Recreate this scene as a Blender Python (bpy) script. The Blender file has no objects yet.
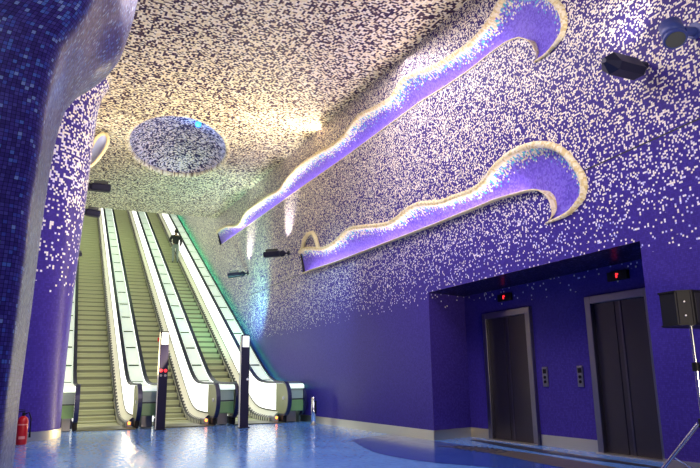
import bpy, bmesh, math, random
from mathutils import Vector, Matrix, noise
random.seed(7)
S = bpy.context.scene
COL = S.collection
PI = math.pi

# ------------------------------------------------------------------ camera
YAW, TILT, ROLL, CH = math.radians(24.5), math.atan(146/640.0), math.radians(.77), 1.06
fw = Vector((math.sin(YAW)*math.cos(TILT), math.cos(YAW)*math.cos(TILT), math.sin(TILT)))
r0 = Vector((math.cos(YAW), -math.sin(YAW), 0)); u0 = r0.cross(fw)
rt = math.cos(ROLL)*r0 - math.sin(ROLL)*u0; up = math.sin(ROLL)*r0 + math.cos(ROLL)*u0
cd = bpy.data.cameras.new('camera'); cam = bpy.data.objects.new('camera', cd); COL.objects.link(cam)
cam.matrix_world = Matrix(((rt.x, up.x, -fw.x, 0), (rt.y, up.y, -fw.y, 0), (rt.z, up.z, -fw.z, CH), (0, 0, 0, 1)))
cd.sensor_fit = 'HORIZONTAL'; cd.sensor_width = 36; cd.lens = 36*640/700.0; cd.clip_start = .05; cd.clip_end = 200
S.camera = cam

# ------------------------------------------------------------------ world, exposure, large lights
W = bpy.data.worlds.new('world'); S.world = W; W.use_nodes = True
W.node_tree.nodes['Background'].inputs[0].default_value = (.42, .40, .75, 1)
W.node_tree.nodes['Background'].inputs[1].default_value = .05
vs = S.view_settings; vs.view_transform = 'Standard'; vs.look = 'None'; vs.gamma = 1; vs.exposure = 0.0; vs.use_curve_mapping = False

def light(kind, name, loc, target, power, color, size=.3, size_y=None, spot=60, blend=.8):
    d = bpy.data.lights.new(name, kind); d.energy = power; d.color = color
    if kind == 'AREA':
        d.shape = 'RECTANGLE'; d.size = size; d.size_y = size_y or size
    else:
        d.shadow_soft_size = size
    if kind == 'SPOT':
        d.spot_size = math.radians(spot); d.spot_blend = blend
    o = bpy.data.objects.new(name, d); COL.objects.link(o); o.location = loc
    v = Vector(target) - Vector(loc)
    o.rotation_euler = v.to_track_quat('-Z', 'Y').to_euler()
    return o

light('AREA', 'tunnel_fill', (3.2, 28.5, 14), (3.2, 25.5, 0), 400, (.70, 1, .55), 5, 9)  # unseen overhead light added to brighten the stairs and decks
light('AREA', 'hall_light', (2.6, 7.6, 7.25), (2.9, 8.1, 0), 600, (.96, .85, .98), 3, 9)
light('AREA', 'near_pillar_fill', (1.0, -2.5, 6.8), (-1.2, 3.6, 2.0), 190, (.90, .85, 1), 1.5, 1.5)  # unseen light added to lift the near pillar's dark front
light('SPOT', 'green_wash', (4.9, 20.0, 2.6), (6.2, 24.5, 6.2), 1000, (.28, .95, .72), .3, None, 120, 1)  # spot without a fixture, added to tint the wall green
light('SPOT', 'teal_wash', (3.2, 11.5, 7.0), (6.2, 16.2, 1.5), 1300, (.36, .72, 1), .3, None, 46, 1)
light('SPOT', 'ceiling_wash', (3.6, -1.0, .6), (3.0, 14, 8), 2400, (1, .82, .60), .5, None, 75, 1)
light('AREA', 'ceiling_edge_fill', (5.70, 15.5, 7.02), (3.9, 15.5, 8.1), 620, (1, .80, .45), .12, 19)  # added strip of light, no fixture; brightens the ceiling along the wall
light('SPOT', 'ceiling_glow', (5.3, 18.5, 5.0), (3.0, 15.0, 8), 260, (1, .88, .58), .25, None, 120, 1)

# ------------------------------------------------------------------ helpers
def mb(verts, faces, name, mat=None, parent=None, uvs=None, smooth=False):
    me = bpy.data.meshes.new(name)
    me.from_pydata([tuple(v) for v in verts], [], faces); me.update()
    if uvs is not None:
        l = me.uv_layers.new(name='UVMap')
        for p in me.polygons:
            for li in p.loop_indices: l.data[li].uv = uvs[me.loops[li].vertex_index]
    return link(me, name, mat, parent, smooth)

def link(me, name, mat=None, parent=None, smooth=False):
    if smooth:
        for p in me.polygons: p.use_smooth = True
    if mat: me.materials.append(mat)
    o = bpy.data.objects.new(name, me); COL.objects.link(o)
    if parent: o.parent = parent
    return o

def from_bm(bm, name, mat=None, parent=None, smooth=False):
    bmesh.ops.recalc_face_normals(bm, faces=bm.faces)
    me = bpy.data.meshes.new(name); bm.to_mesh(me); bm.free()
    return link(me, name, mat, parent, smooth)

def box(bm, c, s, rot=None, bev=0):
    M = Matrix.Translation(c)
    if rot is not None: M = M @ rot
    g = bmesh.ops.create_cube(bm, size=1, matrix=M @ Matrix.Diagonal((s[0], s[1], s[2], 1)))
    if bev:
        es = list({e for v in g['verts'] for e in v.link_edges})
        bmesh.ops.bevel(bm, geom=es, offset=bev, segments=2, affect='EDGES', profile=.5)

def boxo(name, c, s, mat, parent=None, rot=None, bev=0):
    bm = bmesh.new(); box(bm, c, s, rot, bev); return from_bm(bm, name, mat, parent)

def frame_of(d):
    d = Vector(d).normalized()
    return d.to_track_quat('Z', 'Y').to_matrix().to_4x4()

def cyl(bm, a, b, r1, r2=None, n=16):
    a, b = Vector(a), Vector(b); d = b - a
    bmesh.ops.create_cone(bm, cap_ends=True, segments=n, radius1=r1, radius2=r1 if r2 is None else r2, depth=d.length,
                          matrix=Matrix.Translation((a+b)/2) @ frame_of(d))

def cylo(name, a, b, r, mat, parent=None, r2=None, n=16, smooth=False):
    bm = bmesh.new(); cyl(bm, a, b, r, r2, n); return from_bm(bm, name, mat, parent, smooth)

def tube(bm, pts, r, n=8, closed=False):
    pts = [Vector(p) for p in pts]; rings = []
    N = len(pts); prev = None
    for i, p in enumerate(pts):
        a = pts[i-1] if (i > 0 or closed) else p; b = pts[(i+1) % N] if (i < N-1 or closed) else p
        t = (b-a).normalized()
        if prev is None:
            x = t.orthogonal().normalized()
        else:
            x = (prev - t*prev.dot(t)).normalized()
        prev = x; y = t.cross(x)
        rr = r[i] if isinstance(r, (list, tuple)) else r
        rings.append([bm.verts.new(p + rr*(math.cos(2*PI*k/n)*x + math.sin(2*PI*k/n)*y)) for k in range(n)])
    for i in range(N if closed else N-1):
        A, B = rings[i], rings[(i+1) % N]
        for k in range(n): bm.faces.new((A[k], A[(k+1) % n], B[(k+1) % n], B[k]))
    if not closed:
        bm.faces.new(rings[0][::-1]); bm.faces.new(rings[-1])

def tubeo(name, pts, r, mat, parent=None, n=8, closed=False):
    bm = bmesh.new(); tube(bm, pts, r, n, closed); return from_bm(bm, name, mat, parent, True)

def strip(low, high, x0, x1, name, mat, parent=None, uv=False):
    """solid between two (y,z) polylines of equal length, from x0 to x1; x may be (x_low, x_high)"""
    xa = x0 if isinstance(x0, tuple) else (x0, x0); xb = x1 if isinstance(x1, tuple) else (x1, x1)
    V, F, U = [], [], []; n = len(low); s = 0
    for i in range(n):
        if i: s += math.dist(low[i], low[i-1])
        V += [(xa[0], *low[i]), (xb[0], *low[i]), (xb[1], *high[i]), (xa[1], *high[i])]
        U += [(s, 0), (s, 1), (s, 1), (s, 0)] if uv == 'x' else [(s, 0), (s, 0), (s, 1), (s, 1)]
    for i in range(n-1):
        a, b = 4*i, 4*i+4
        for k in range(4): F.append((a+k, a+(k+1) % 4, b+(k+1) % 4, b+k))
    F += [(0, 3, 2, 1), (4*n-4, 4*n-3, 4*n-2, 4*n-1)]
    o = mb(V, F, name, mat, parent, U)
    bm = bmesh.new(); bm.from_mesh(o.data); bmesh.ops.recalc_face_normals(bm, faces=bm.faces); bm.to_mesh(o.data); bm.free()
    return o

def prism(poly, x0, x1, name, mat, parent=None):
    n = len(poly)
    V = [(x0, *p) for p in poly] + [(x1, *p) for p in poly]
    F = [tuple(range(n)), tuple(range(2*n-1, n-1, -1))] + [(i, i+n, (i+1) % n+n, (i+1) % n) for i in range(n)]
    o = mb(V, F, name, mat, parent)
    bm = bmesh.new(); bm.from_mesh(o.data); bmesh.ops.recalc_face_normals(bm, faces=bm.faces); bm.to_mesh(o.data); bm.free()
    return o

def empty(name, loc, label, cat, group=None):
    o = bpy.data.objects.new(name, None); COL.objects.link(o); o.location = loc; o.empty_display_size = .2
    return tag(o, label, cat, group)

def tag(o, label, cat, group=None):
    o['label'] = label; o['category'] = cat
    if group: o['group'] = group
    return o

def struct(o, kind='structure'):
    o['kind'] = kind; return o

def offset_parent(o, t):
    """mesh built in world coordinates becomes a child of empty t"""
    o.parent = t; o.matrix_parent_inverse = Matrix.Identity(4)
    o.data.transform(Matrix.Translation(-Vector(t.location))); return o

# ------------------------------------------------------------------ materials
def mat(name, col, rough=.5, metal=0, emit=None, es=0, spec=.5):
    m = bpy.data.materials.new(name); m.use_nodes = True; b = m.node_tree.nodes['Principled BSDF']
    b.inputs['Base Color'].default_value = (*col, 1); b.inputs['Roughness'].default_value = rough; b.inputs['Metallic'].default_value = metal
    b.inputs['Specular IOR Level'].default_value = spec
    if emit:
        b.inputs['Emission Color'].default_value = (*emit, 1); b.inputs['Emission Strength'].default_value = es
    nt = m.node_tree
    if not emit:   # slight wear
        tc = nt.nodes.new('ShaderNodeTexCoord'); nz = nt.nodes.new('ShaderNodeTexNoise'); nz.inputs['Scale'].default_value = 6; nz.inputs['Detail'].default_value = 4
        nt.links.new(tc.outputs['Object'], nz.inputs['Vector'])
        mr = nt.nodes.new('ShaderNodeMapRange'); mr.inputs[3].default_value = max(0, rough-.07); mr.inputs[4].default_value = min(1, rough+.1)
        nt.links.new(nz.outputs[0], mr.inputs[0]); nt.links.new(mr.outputs[0], b.inputs['Roughness'])
    return m

class NT:
    def __init__(s, m): s.t = m.node_tree; s.b = s.t.nodes['Principled BSDF']
    def n(s, typ, **kw):
        x = s.t.nodes.new('ShaderNode'+typ)
        for k, v in kw.items(): setattr(x, k, v)
        return x
    def L(s, a, b): s.t.links.new(a, b)
    def math(s, op, a, b=None):
        x = s.n('Math', operation=op)
        for i, v in enumerate((a, b)):
            if v is None: continue
            if hasattr(v, 'links'): s.L(v, x.inputs[i])
            else: x.inputs[i].default_value = v
        return x.outputs[0]
    def ramp(s, fac, stops, interp='LINEAR'):
        r = s.n('ValToRGB'); e = r.color_ramp; e.interpolation = interp
        while len(e.elements) < len(stops): e.elements.new(.5)
        for el, (p, c) in zip(e.elements, stops):
            el.position = p; el.color = (*c, 1) if isinstance(c, tuple) else (c, c, c, 1)
        s.L(fac, r.inputs[0]); return r.outputs[0]
    def mix(s, f, a, b):
        x = s.n('Mix', data_type='RGBA')
        for i, v in ((0, f), (6, a), (7, b)):
            if hasattr(v, 'links'): s.L(v, x.inputs[i])
            else: x.inputs[i].default_value = v if i == 0 else (*v, 1)
        return x.outputs[2]

def mosaic(name, tile, bases, lights, dens, axis='z', amax=10., grout=.25, groutcol=(.03, .025, .08), rough=.28, patch=.18, spec=.15, plum=None):
    """square glass tiles laid in metres of UV; dens = ramp stops giving the share of light tiles"""
    m = bpy.data.materials.new(name); m.use_nodes = True; N = NT(m)
    uv = N.n('UVMap', uv_map='UVMap'); sc = N.n('VectorMath', operation='SCALE'); sc.inputs[3].default_value = 1/tile
    N.L(uv.outputs[0], sc.inputs[0])
    fl = N.n('VectorMath', operation='FLOOR'); fr = N.n('VectorMath', operation='FRACTION')
    N.L(sc.outputs[0], fl.inputs[0]); N.L(sc.outputs[0], fr.inputs[0])
    wn = N.n('TexWhiteNoise', noise_dimensions='3D'); N.L(fl.outputs[0], wn.inputs['Vector'])
    sep = N.n('SeparateColor'); N.L(wn.outputs['Color'], sep.inputs[0])
    nz = N.n('TexNoise'); nz.inputs['Scale'].default_value = .02*.9/tile*1.2; nz.inputs['Detail'].default_value = 3
    N.L(fl.outputs[0], nz.inputs['Vector'])
    if axis == 'z':
        g = N.n('NewGeometry'); sx = N.n('SeparateXYZ'); N.L(g.outputs['Position'], sx.inputs[0]); a = N.math('DIVIDE', sx.outputs[2], amax)
    else:
        u2 = N.n('UVMap', uv_map='Lip'); sx = N.n('SeparateXYZ'); N.L(u2.outputs[0], sx.inputs[0]); a = sx.outputs[1]
    d = N.ramp(a, dens)
    d2 = N.math('ADD', d, N.math('MULTIPLY', N.math('SUBTRACT', nz.outputs[0], .5), patch*2))
    d2 = N.math('MULTIPLY', d2, N.math('GREATER_THAN', d, .004))
    isl = N.math('LESS_THAN', wn.outputs['Value'], d2)
    bc = N.ramp(sep.outputs[0], [(i/len(bases), c) for i, c in enumerate(bases)], 'CONSTANT')
    lc = N.ramp(sep.outputs[1], [(i/len(lights), c) for i, c in enumerate(lights)], 'CONSTANT')
    if plum:
        bc = N.mix(N.ramp(a, plum[0]), bc, plum[1])  # base tiles turn plum with height, partly lighting put into their colour
    if plum:
        lc = N.mix(N.ramp(a, [(.30, 0.), (.42, .85)]), lc, N.ramp(sep.outputs[1], [(i/4, c_) for i, c_ in enumerate(CREAM)], 'CONSTANT'))
    c = N.mix(isl, bc, lc)
    s2 = N.n('SeparateXYZ'); N.L(fr.outputs[0], s2.inputs[0])
    gx = N.math('GREATER_THAN', s2.outputs[0], .86); gy = N.math('GREATER_THAN', s2.outputs[1], .86)
    gg = N.math('MULTIPLY', N.math('MAXIMUM', gx, gy), grout)
    c = N.mix(gg, c, groutcol)
    N.L(c, N.b.inputs['Base Color'])
    N.L(N.math('ADD', N.math('MULTIPLY', sep.outputs[2], .14), rough), N.b.inputs['Roughness'])
    N.b.inputs['Specular IOR Level'].default_value = spec; N.b.inputs['IOR'].default_value = 1.35
    return m

B0 = [(.056, .034, .27), (.062, .038, .30), (.052, .031, .25), (.068, .043, .315), (.058, .035, .28)]
CREAM = [(.95, .84, .58), (.98, .90, .70), (.86, .76, .54), (1, .94, .80)]
LILAC = [(.55, .55, .95), (.9, .86, 1), (.95, .88, .75), (.98, .95, .98), (.95, .88, .78)]
M_wall = mosaic('mosaic_wall', .023, B0, LILAC, [(0, 0.), (.24, 0.), (.262, .07), (.31, .17), (.37, .27), (.5, .37), (.62, .45), (.74, .52)], grout=.35, plum=([(.33, 0.), (.7, .8)], (.045, .022, .12)))
M_wall_low = M_wall
M_ceil = mosaic('mosaic_ceiling', .042, [(.08, .035, .06), (.05, .02, .05), (.12, .07, .08), (.04, .02, .07)], CREAM, [(0, .54), (1, .54)], grout=.12, patch=.25, rough=.4)
M_lip = mosaic('mosaic_lip', .042, [(.2, .14, .1), (.3, .22, .16)], CREAM, [(0, .68), (1, .68)], grout=.12, rough=.4)
M_dome = mosaic('mosaic_dome', .045, [(.06, .05, .16), (.05, .05, .22), (.08, .06, .14), (.04, .04, .12)], [(.8, .74, .78), (.68, .66, .82), (.88, .82, .76)], [(0, .64), (.8, .62), (.86, .52), (.92, .4)], grout=.12, patch=.15, rough=.4)
M_pil = mosaic('mosaic_pillar', .042, B0, [(.95, .9, .8), (.85, .82, 1), (1, .96, .88)], [(0, 0), (.27, .0), (.285, .03), (.37, .11), (.46, .2), (.5, .36), (.6, .47), (.8, .5), (1, .55)], grout=.2, patch=.1)
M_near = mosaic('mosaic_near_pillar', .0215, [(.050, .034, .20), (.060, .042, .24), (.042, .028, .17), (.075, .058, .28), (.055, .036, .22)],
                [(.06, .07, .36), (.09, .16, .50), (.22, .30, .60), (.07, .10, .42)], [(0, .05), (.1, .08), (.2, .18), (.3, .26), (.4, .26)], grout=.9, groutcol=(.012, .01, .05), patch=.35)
M_cove = mosaic('mosaic_cove', .028, [(.16, .1, .62), (.2, .13, .68), (.14, .09, .55), (.22, .16, .7)],
                [(.75, .7, .45), (.12, .55, .62), (.9, .85, .6), (.2, .42, .7), (.95, .9, .7)], [(0, 0), (.58, 0), (.68, .1), (.82, .42), (.93, .85), (1, .99)], axis='lip', grout=.15, patch=.12)
M_lobbytop = mosaic('mosaic_lobby_ceiling', .026, [(.010, .008, .05), (.014, .01, .06), (.008, .006, .04)], [(.15, .15, .4), (.1, .1, .35)], [(0, .05), (1, .05)], grout=.3)  # near-black tiles: the lobby ceiling's shade is put into the colour
M_rim = mosaic('mosaic_rim', .03, [(.88, .72, .34), (.92, .78, .42), (.75, .60, .28)], [(.95, .85, .6), (.9, .8, .5)], [(0, .5), (1, .5)], grout=.15)
M_lobby = mosaic('mosaic_lobby', .026, B0, LILAC, [(0, 0), (.23, 0), (.245, .02), (.27, .08)], grout=.35)

M_steel = mat('brushed_steel', (.78, .72, .56), .36, 1)
M_frame = mat('door_frame_steel', (.26, .25, .29), .34, 1); M_edge = mat('door_edge', (.12, .11, .125), .3, .9)
M_door = mat('dark_bronze_door', (.075, .065, .07), .36, .8)
M_black = mat('black_plastic', (.006, .006, .009), .5, 0, None, 0, .25)
M_lamp = mat('dark_blue_lamp', (.007, .008, .03), .4, 0, None, 0, .3)
M_lampblue = mat('blue_lamp', (.03, .05, .22), .4)
M_lens = mat('lamp_glass', (.07, .08, .07), .12)
M_red = mat('red_paint', (.55, .008, .012), .3)
M_white = mat('white_label', (.85, .83, .78), .5); M_pink = mat('faded_label', (.75, .30, .26), .5)
M_rubber = mat('handrail_rubber', (.012, .013, .06), .35)
M_step = mat('step_metal', (.36, .38, .215), .5, .1); M_riser = mat('step_riser_foot', (.125, .135, .07), .6)
M_cream = mat('inner_deck_cream', (.78, .76, .58), .4)
M_panel = mat('lit_panel', (.9, .92, .88), .4, 0, (1, 1, .93), 1.5)
M_olive = mat('newel_olive', (.30, .32, .16), .35, .3)
M_plate = mat('comb_plate', (.10, .10, .055), .4, .7)
M_ped = mat('pedestal_grey', (.30, .29, .30), .4, .4)
M_orange = mat('orange_lamp', (1, .3, .05), .4, 0, (1, .22, .03), 6)
M_redled = mat('red_light', (1, .05, .05), .4, 0, (1, .03, .04), 1.8)
M_disp = mat('display_white', (.9, .9, .9), .4, 0, (1, 1, 1), 1.4)
M_post = mat('totem_blue_black', (.012, .010, .035), .5, 0, None, 0, .2)
M_line = mat('black_joint', (.01, .01, .012), .5)
M_tunnel = mat('tunnel_plaster', (.5, .55, .45), .7)
M_boxup = mat('end_box_pale', (.30, .38, .31), .35)
M_boxlo = mat('end_box_green', (.16, .30, .11), .35)
M_led = mat('led_strip', (1, 1, 1), .4, 0, (.86, .76, 1), 20)
M_green = mat('green_tube', (.4, 1, .6), .4, 0, (.10, 1, .50), 5)
M_wing = mat('pale_blue_glaze', (.5, .55, .85), .35)
M_bluelamp = mat('blue_dome_lamp', (.1, .4, 1), .4, 0, (.05, .35, 1), 1.5)
M_rail = mat('chrome', (.75, .75, .78), .18, 1)
M_skin = mat('skin', (.45, .26, .18), .6); M_hair = mat('dark_hair', (.02, .015, .012), .7)
M_jacket = mat('black_jacket', (.012, .012, .016), .8); M_trousers = mat('grey_trousers', (.16, .19, .17), .85); M_shoe = mat('black_shoe', (.02, .02, .02), .5)
M_inlay = mat('dark_inlay', (.035, .04, .07), .3); M_inlay2 = mat('brown_inlay', (.09, .075, .075), .35); M_inlay3 = mat('deep_blue_inlay', (.03, .075, .36), .14)

# skirt with pale brush dots, deck with short dark joints, ribbed steps
def skirt_mat():
    m = mat('skirt_brush', (.02, .02, .02), .4); N = NT(m); uv = N.n('UVMap', uv_map='UVMap'); s = N.n('SeparateXYZ'); N.L(uv.outputs[0], s.inputs[0])
    f = N.math('LESS_THAN', N.math('FRACT', N.math('DIVIDE', s.outputs[0], .21)), .42)
    g = N.math('MULTIPLY', f, N.math('GREATER_THAN', s.outputs[1], .55))
    N.L(N.mix(g, (.02, .02, .02), (.7, .68, .55)), N.b.inputs['Base Color']); return m
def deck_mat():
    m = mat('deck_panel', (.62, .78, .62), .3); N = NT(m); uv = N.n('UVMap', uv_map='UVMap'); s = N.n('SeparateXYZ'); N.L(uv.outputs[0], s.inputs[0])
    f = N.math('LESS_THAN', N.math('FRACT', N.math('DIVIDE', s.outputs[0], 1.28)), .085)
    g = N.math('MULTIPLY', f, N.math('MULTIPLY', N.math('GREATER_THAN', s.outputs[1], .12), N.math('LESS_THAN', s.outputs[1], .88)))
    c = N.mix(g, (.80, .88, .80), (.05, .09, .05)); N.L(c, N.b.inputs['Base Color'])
    N.L(N.mix(g, (.84, 1, .82), (0, 0, 0)), N.b.inputs['Emission Color']); N.b.inputs['Emission Strength'].default_value = .6   # glow added to brighten the deck and tint the ceiling edge and wall
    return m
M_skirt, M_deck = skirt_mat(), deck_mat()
def floor_mat():
    m = bpy.data.materials.new('blue_resin_floor'); m.use_nodes = True; N = NT(m)
    tc = N.n('TexCoord'); nz = N.n('TexNoise'); nz.inputs['Scale'].default_value = 1.3; nz.inputs['Detail'].default_value = 8; nz.inputs['Roughness'].default_value = .65
    N.L(tc.outputs['Object'], nz.inputs['Vector'])
    n2 = N.n('TexNoise'); n2.inputs['Scale'].default_value = 14; n2.inputs['Detail'].default_value = 5; N.L(tc.outputs['Object'], n2.inputs['Vector'])
    c = N.ramp(nz.outputs[0], [(.3, (.09, .24, .62)), (.7, (.15, .34, .76))])
    N.L(c, N.b.inputs['Base Color'])
    N.L(N.ramp(n2.outputs[0], [(.3, .10), (.7, .26)]), N.b.inputs['Roughness'])
    bp = N.n('Bump'); bp.inputs['Strength'].default_value = .09; bp.inputs['Distance'].default_value = .02; N.L(n2.outputs[0], bp.inputs['Height']); N.L(bp.outputs[0], N.b.inputs['Normal'])
    N.b.inputs['Specular IOR Level'].default_value = .6
    return m
M_floor = floor_mat()

# ------------------------------------------------------------------ the room
XW = 6.2                                    # face of the right wall
def ceil_z(y): return 7.35 + .034*y
YE = 28.2                                   # where the hall ceiling ends over the escalators
A0, A1, AH, AX = 5.33, 10.14, 2.62, 7.2; A2 = 10.45      # lift lobby: y0, y1, height, back wall

fl = mb([(-6, -6, 0), (7.6, -6, 0), (7.6, 17.4, 0), (-6, 17.4, 0)], [(0, 1, 2, 3)], 'floor', M_floor); struct(fl)

# outlines of the two wave-shaped light coves on the right wall, (y, z)
N1B = [(27.38, 6.89), (17.36, 6.62), (13.84, 6.50), (10.16, 6.44), (9.23, 6.36), (8.41, 6.33), (7.82, 6.35), (7.42, 6.34), (7.14, 6.25), (6.94, 6.09), (6.82, 5.88), (6.80, 5.75), (6.83, 5.67)]
N1L = [(28.0, 7.60), (27.49, 7.62), (26.18, 7.48), (24.64, 7.15), (23.87, 7.14), (23.16, 7.33), (22.06, 7.29), (21.04, 7.25), (20.11, 7.20), (19.02, 7.09), (18.33, 7.20), (17.26, 7.29), (15.56, 7.18), (14.81, 7.07), (13.92, 7.04), (13.02, 7.22), (11.92, 7.06), (11.31, 7.00), (10.81, 7.18), (10.12, 7.06), (9.64, 6.91), (8.94, 6.81), (8.37, 6.77), (8.00, 6.82), (7.69, 6.94), (7.48, 7.08), (7.27, 7.11), (6.92, 6.97), (6.50, 6.61), (6.25, 6.28), (6.17, 6.07), (6.17, 5.88), (6.27, 5.77), (6.54, 5.67), (6.83, 5.67)]
N2B = [(16.85, 4.03), (14.22, 3.92), (9.64, 3.83), (7.88, 3.82), (7.19, 3.76), (6.95, 3.71), (6.78, 3.57), (6.72, 3.39), (6.75, 3.28), (6.87, 3.19)]
N2L = [(17.10, 4.68), (16.45, 4.66), (15.26, 4.43), (14.46, 4.45), (13.66, 4.58), (12.99, 4.50), (11.89, 4.30), (11.34, 4.27), (10.79, 4.36), (10.32, 4.36), (9.74, 4.23), (9.34, 4.18), (9.12, 4.18), (8.63, 4.14), (8.26, 4.19), (7.90, 4.37), (7.51, 4.45), (7.09, 4.43), (6.71, 4.31), (6.43, 4.12), (6.22, 3.85), (6.10, 3.62), (6.12, 3.41), (6.23, 3.32), (6.45, 3.22), (6.87, 3.19)]

def catmull(P, n):
    out = []
    for i in range(len(P)-1):
        p0, p1, p2, p3 = P[max(i-1, 0)], P[i], P[i+1], P[min(i+2, len(P)-1)]
        for k in range(n):
            t = k/n
            out.append(tuple(.5*((2*b) + (c-a)*t + (2*a-5*b+4*c-d)*t*t + (3*b-a-3*c+d)*t**3) for a, b, c, d in zip(p0, p1, p2, p3)))
    out.append(tuple(P[-1])); return out
def resample(P, m):
    L = [0]
    for a, b in zip(P, P[1:]): L.append(L[-1]+math.dist(a, b))
    out = []; j = 0
    for i in range(m):
        t = L[-1]*i/(m-1)
        while j < len(P)-2 and L[j+1] < t: j += 1
        u = (t-L[j])/max(1e-9, L[j+1]-L[j]); out.append(tuple(a+(b-a)*u for a, b in zip(P[j], P[j+1])))
    return out
def paired(Bc, kb, Lc, kl, n1, n2):
    b = resample(Bc[:kb+1], n1) + resample(catmull(Bc[kb:], 4), n2)[1:]
    l = resample(catmull(Lc[:kl+1], 4), n1) + resample(catmull(Lc[kl:], 4), n2)[1:]
    return b, l

C1 = paired(N1B, 8, N1L, 25, 110, 30)
C2 = paired(N2B, 4, N2L, 16, 90, 30)

def wall_mesh(outer, holes, name, x, m):
    bm = bmesh.new(); es = []
    for loop in [outer]+holes:
        vs_ = [bm.verts.new((x, *p)) for p in loop]
        for i in range(len(vs_)): es.append(bm.edges.new((vs_[i], vs_[(i+1) % len(vs_)])))
    bmesh.ops.triangle_fill(bm, use_beauty=True, edges=es, use_dissolve=False)
    for f in bm.faces:
        f.normal_update()
        if f.normal.x > 0: f.normal_flip()
    uvl = bm.loops.layers.uv.new('UVMap')
    for f in bm.faces:
        for l in f.loops: l[uvl].uv = (l.vert.co.y, l.vert.co.z)
    me = bpy.data.meshes.new(name); bm.to_mesh(me); bm.free(); return link(me, name, m)
holes = [C1[0] + C1[1][-2::-1], C2[0] + C2[1][-2::-1]]
wr = wall_mesh([(-6, 0), (A0, 0), (A0, AH), (A1, AH), (A1, 0), (50, 0), (50, 24), (YE, 24), (YE, 8.6), (-6, 8.6)], holes, 'wall_right', XW, M_wall); struct(wr)

def quad(name, pts, uvs, m):
    return struct(mb(pts, [(0, 1, 2, 3)], name, m, None, uvs))
quad('wall_lobby_back', [(AX, A2, 0), (AX, A0, 0), (AX, A0, AH), (AX, A2, AH)], [(A2, 0), (A0, 0), (A0, AH), (A2, AH)], M_lobby)
quad('wall_lobby_far', [(XW, A1, 0), (AX, A2, 0), (AX, A2, AH), (XW, A1, AH)], [(XW, 0), (AX, 0), (AX, AH), (XW, AH)], M_lobby)
quad('wall_lobby_near', [(AX, A0, 0), (XW, A0, 0), (XW, A0, AH), (AX, A0, AH)], [(XW, 0), (AX, 0), (AX, AH), (XW, AH)], M_lobby)
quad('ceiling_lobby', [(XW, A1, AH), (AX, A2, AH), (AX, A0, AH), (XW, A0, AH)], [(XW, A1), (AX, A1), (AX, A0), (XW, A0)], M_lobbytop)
struct(mb([(-4.2, -6, 0), (XW, -6, 0), (XW, -6, 7.3), (-4.2, -6, 7.3)], [(0, 1, 2, 3)], 'wall_back', M_pil, None, [(-4.2, 0), (XW, 0), (XW, 7.3), (-4.2, 7.3)]))

# ceiling with an oval opening for the dome
DC = Vector((2.95, 19.1)); DA, DB = 1.5, 3.0; da = math.atan2(5.8, 1.06)
def dome_pt(t, k=1.0):
    a, b = DB*k*math.cos(t), DA*k*math.sin(t)
    return (DC.x + a*math.cos(da) - b*math.sin(da), DC.y + a*math.sin(da) + b*math.cos(da))
bm = bmesh.new(); es = []
ring = [dome_pt(2*PI*i/64) for i in range(64)]
for loop in ([(-6, -6), (XW+.02, -6), (XW+.02, YE), (-6, YE)], ring):
    q = [bm.verts.new((x, y, ceil_z(y))) for x, y in loop]
    for i in range(len(q)): es.append(bm.edges.new((q[i], q[(i+1) % len(q)])))
bmesh.ops.triangle_fill(bm, use_beauty=True, edges=es)
uvl = bm.loops.layers.uv.new('UVMap')
for f in bm.faces:
    f.normal_update()
    if f.normal.z > 0: f.normal_flip()
    for l in f.loops: l[uvl].uv = (l.vert.co.x, l.vert.co.y)
me = bpy.data.meshes.new('ceiling'); bm.to_mesh(me); bm.free(); struct(link(me, 'ceiling', M_ceil))
struct(mb([(-6, YE, ceil_z(YE)), (XW+.02, YE, ceil_z(YE)), (XW+.02, YE, 24), (-6, YE, 24)], [(0, 1, 2, 3)], 'wall_tunnel_front', M_tunnel))
struct(mb([(.18, YE, 24), (XW, YE, 24), (XW, 50, 24), (.18, 50, 24)], [(0, 1, 2, 3)], 'ceiling_tunnel', M_tunnel))
struct(mb([(.18, 50, 0), (XW, 50, 0), (XW, 50, 24), (.18, 50, 24)], [(0, 1, 2, 3)], 'wall_tunnel_end', M_tunnel))

# left side behind the pillars
def vwall(name, a, b, z1, m):
    L = math.dist(a, b)
    return struct(mb([(*a, 0), (*b, 0), (*b, z1), (*a, z1)], [(0, 1, 2, 3)], name, m, None, [(a[1], 0), (a[1]+L, 0), (a[1]+L, z1), (a[1], z1)]))
vwall('wall_left', (.18, 16.0), (.18, 50), 24, M_ceil)
vwall('wall_left_end', (-4.2, 16.0), (.18, 16.0), 8.2, M_pil)
vwall('wall_far_left', (-4.2, -6), (-4.2, 16.0), 8.2, M_pil)

# dome : lipped rim and a shallow bowl going up
dm = empty('ceiling_dome', (DC.x, DC.y, ceil_z(DC.y)), 'oval blue-grey dome recessed in the cream mosaic ceiling above the escalators', 'dome')
V, F, U = [], [], []; NR, NT_ = 18, 64
for i in range(NR+1):
    ph = i/NR*PI/2
    for j in range(NT_):
        x, y = dome_pt(2*PI*j/NT_, math.cos(ph)); V.append((x, y, ceil_z(y)+1.1*math.sin(ph))); U.append((x, y-1.1*math.sin(ph)))
for i in range(NR):
    for j in range(NT_):
        a, b = i*NT_+j, i*NT_+(j+1) % NT_; F.append((a, b, b+NT_, a+NT_))
offset_parent(mb(V, F, 'bowl', M_dome, None, U, True), dm)
bmr = bmesh.new(); tube(bmr, [(*dome_pt(2*PI*j/NT_, 1.0), ceil_z(dome_pt(2*PI*j/NT_)[1])+.07) for j in range(NT_)], .09, 10, True)
o = from_bm(bmr, 'lip', M_lip, None, True)
l = o.data.uv_layers.new(name='UVMap')
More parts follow.
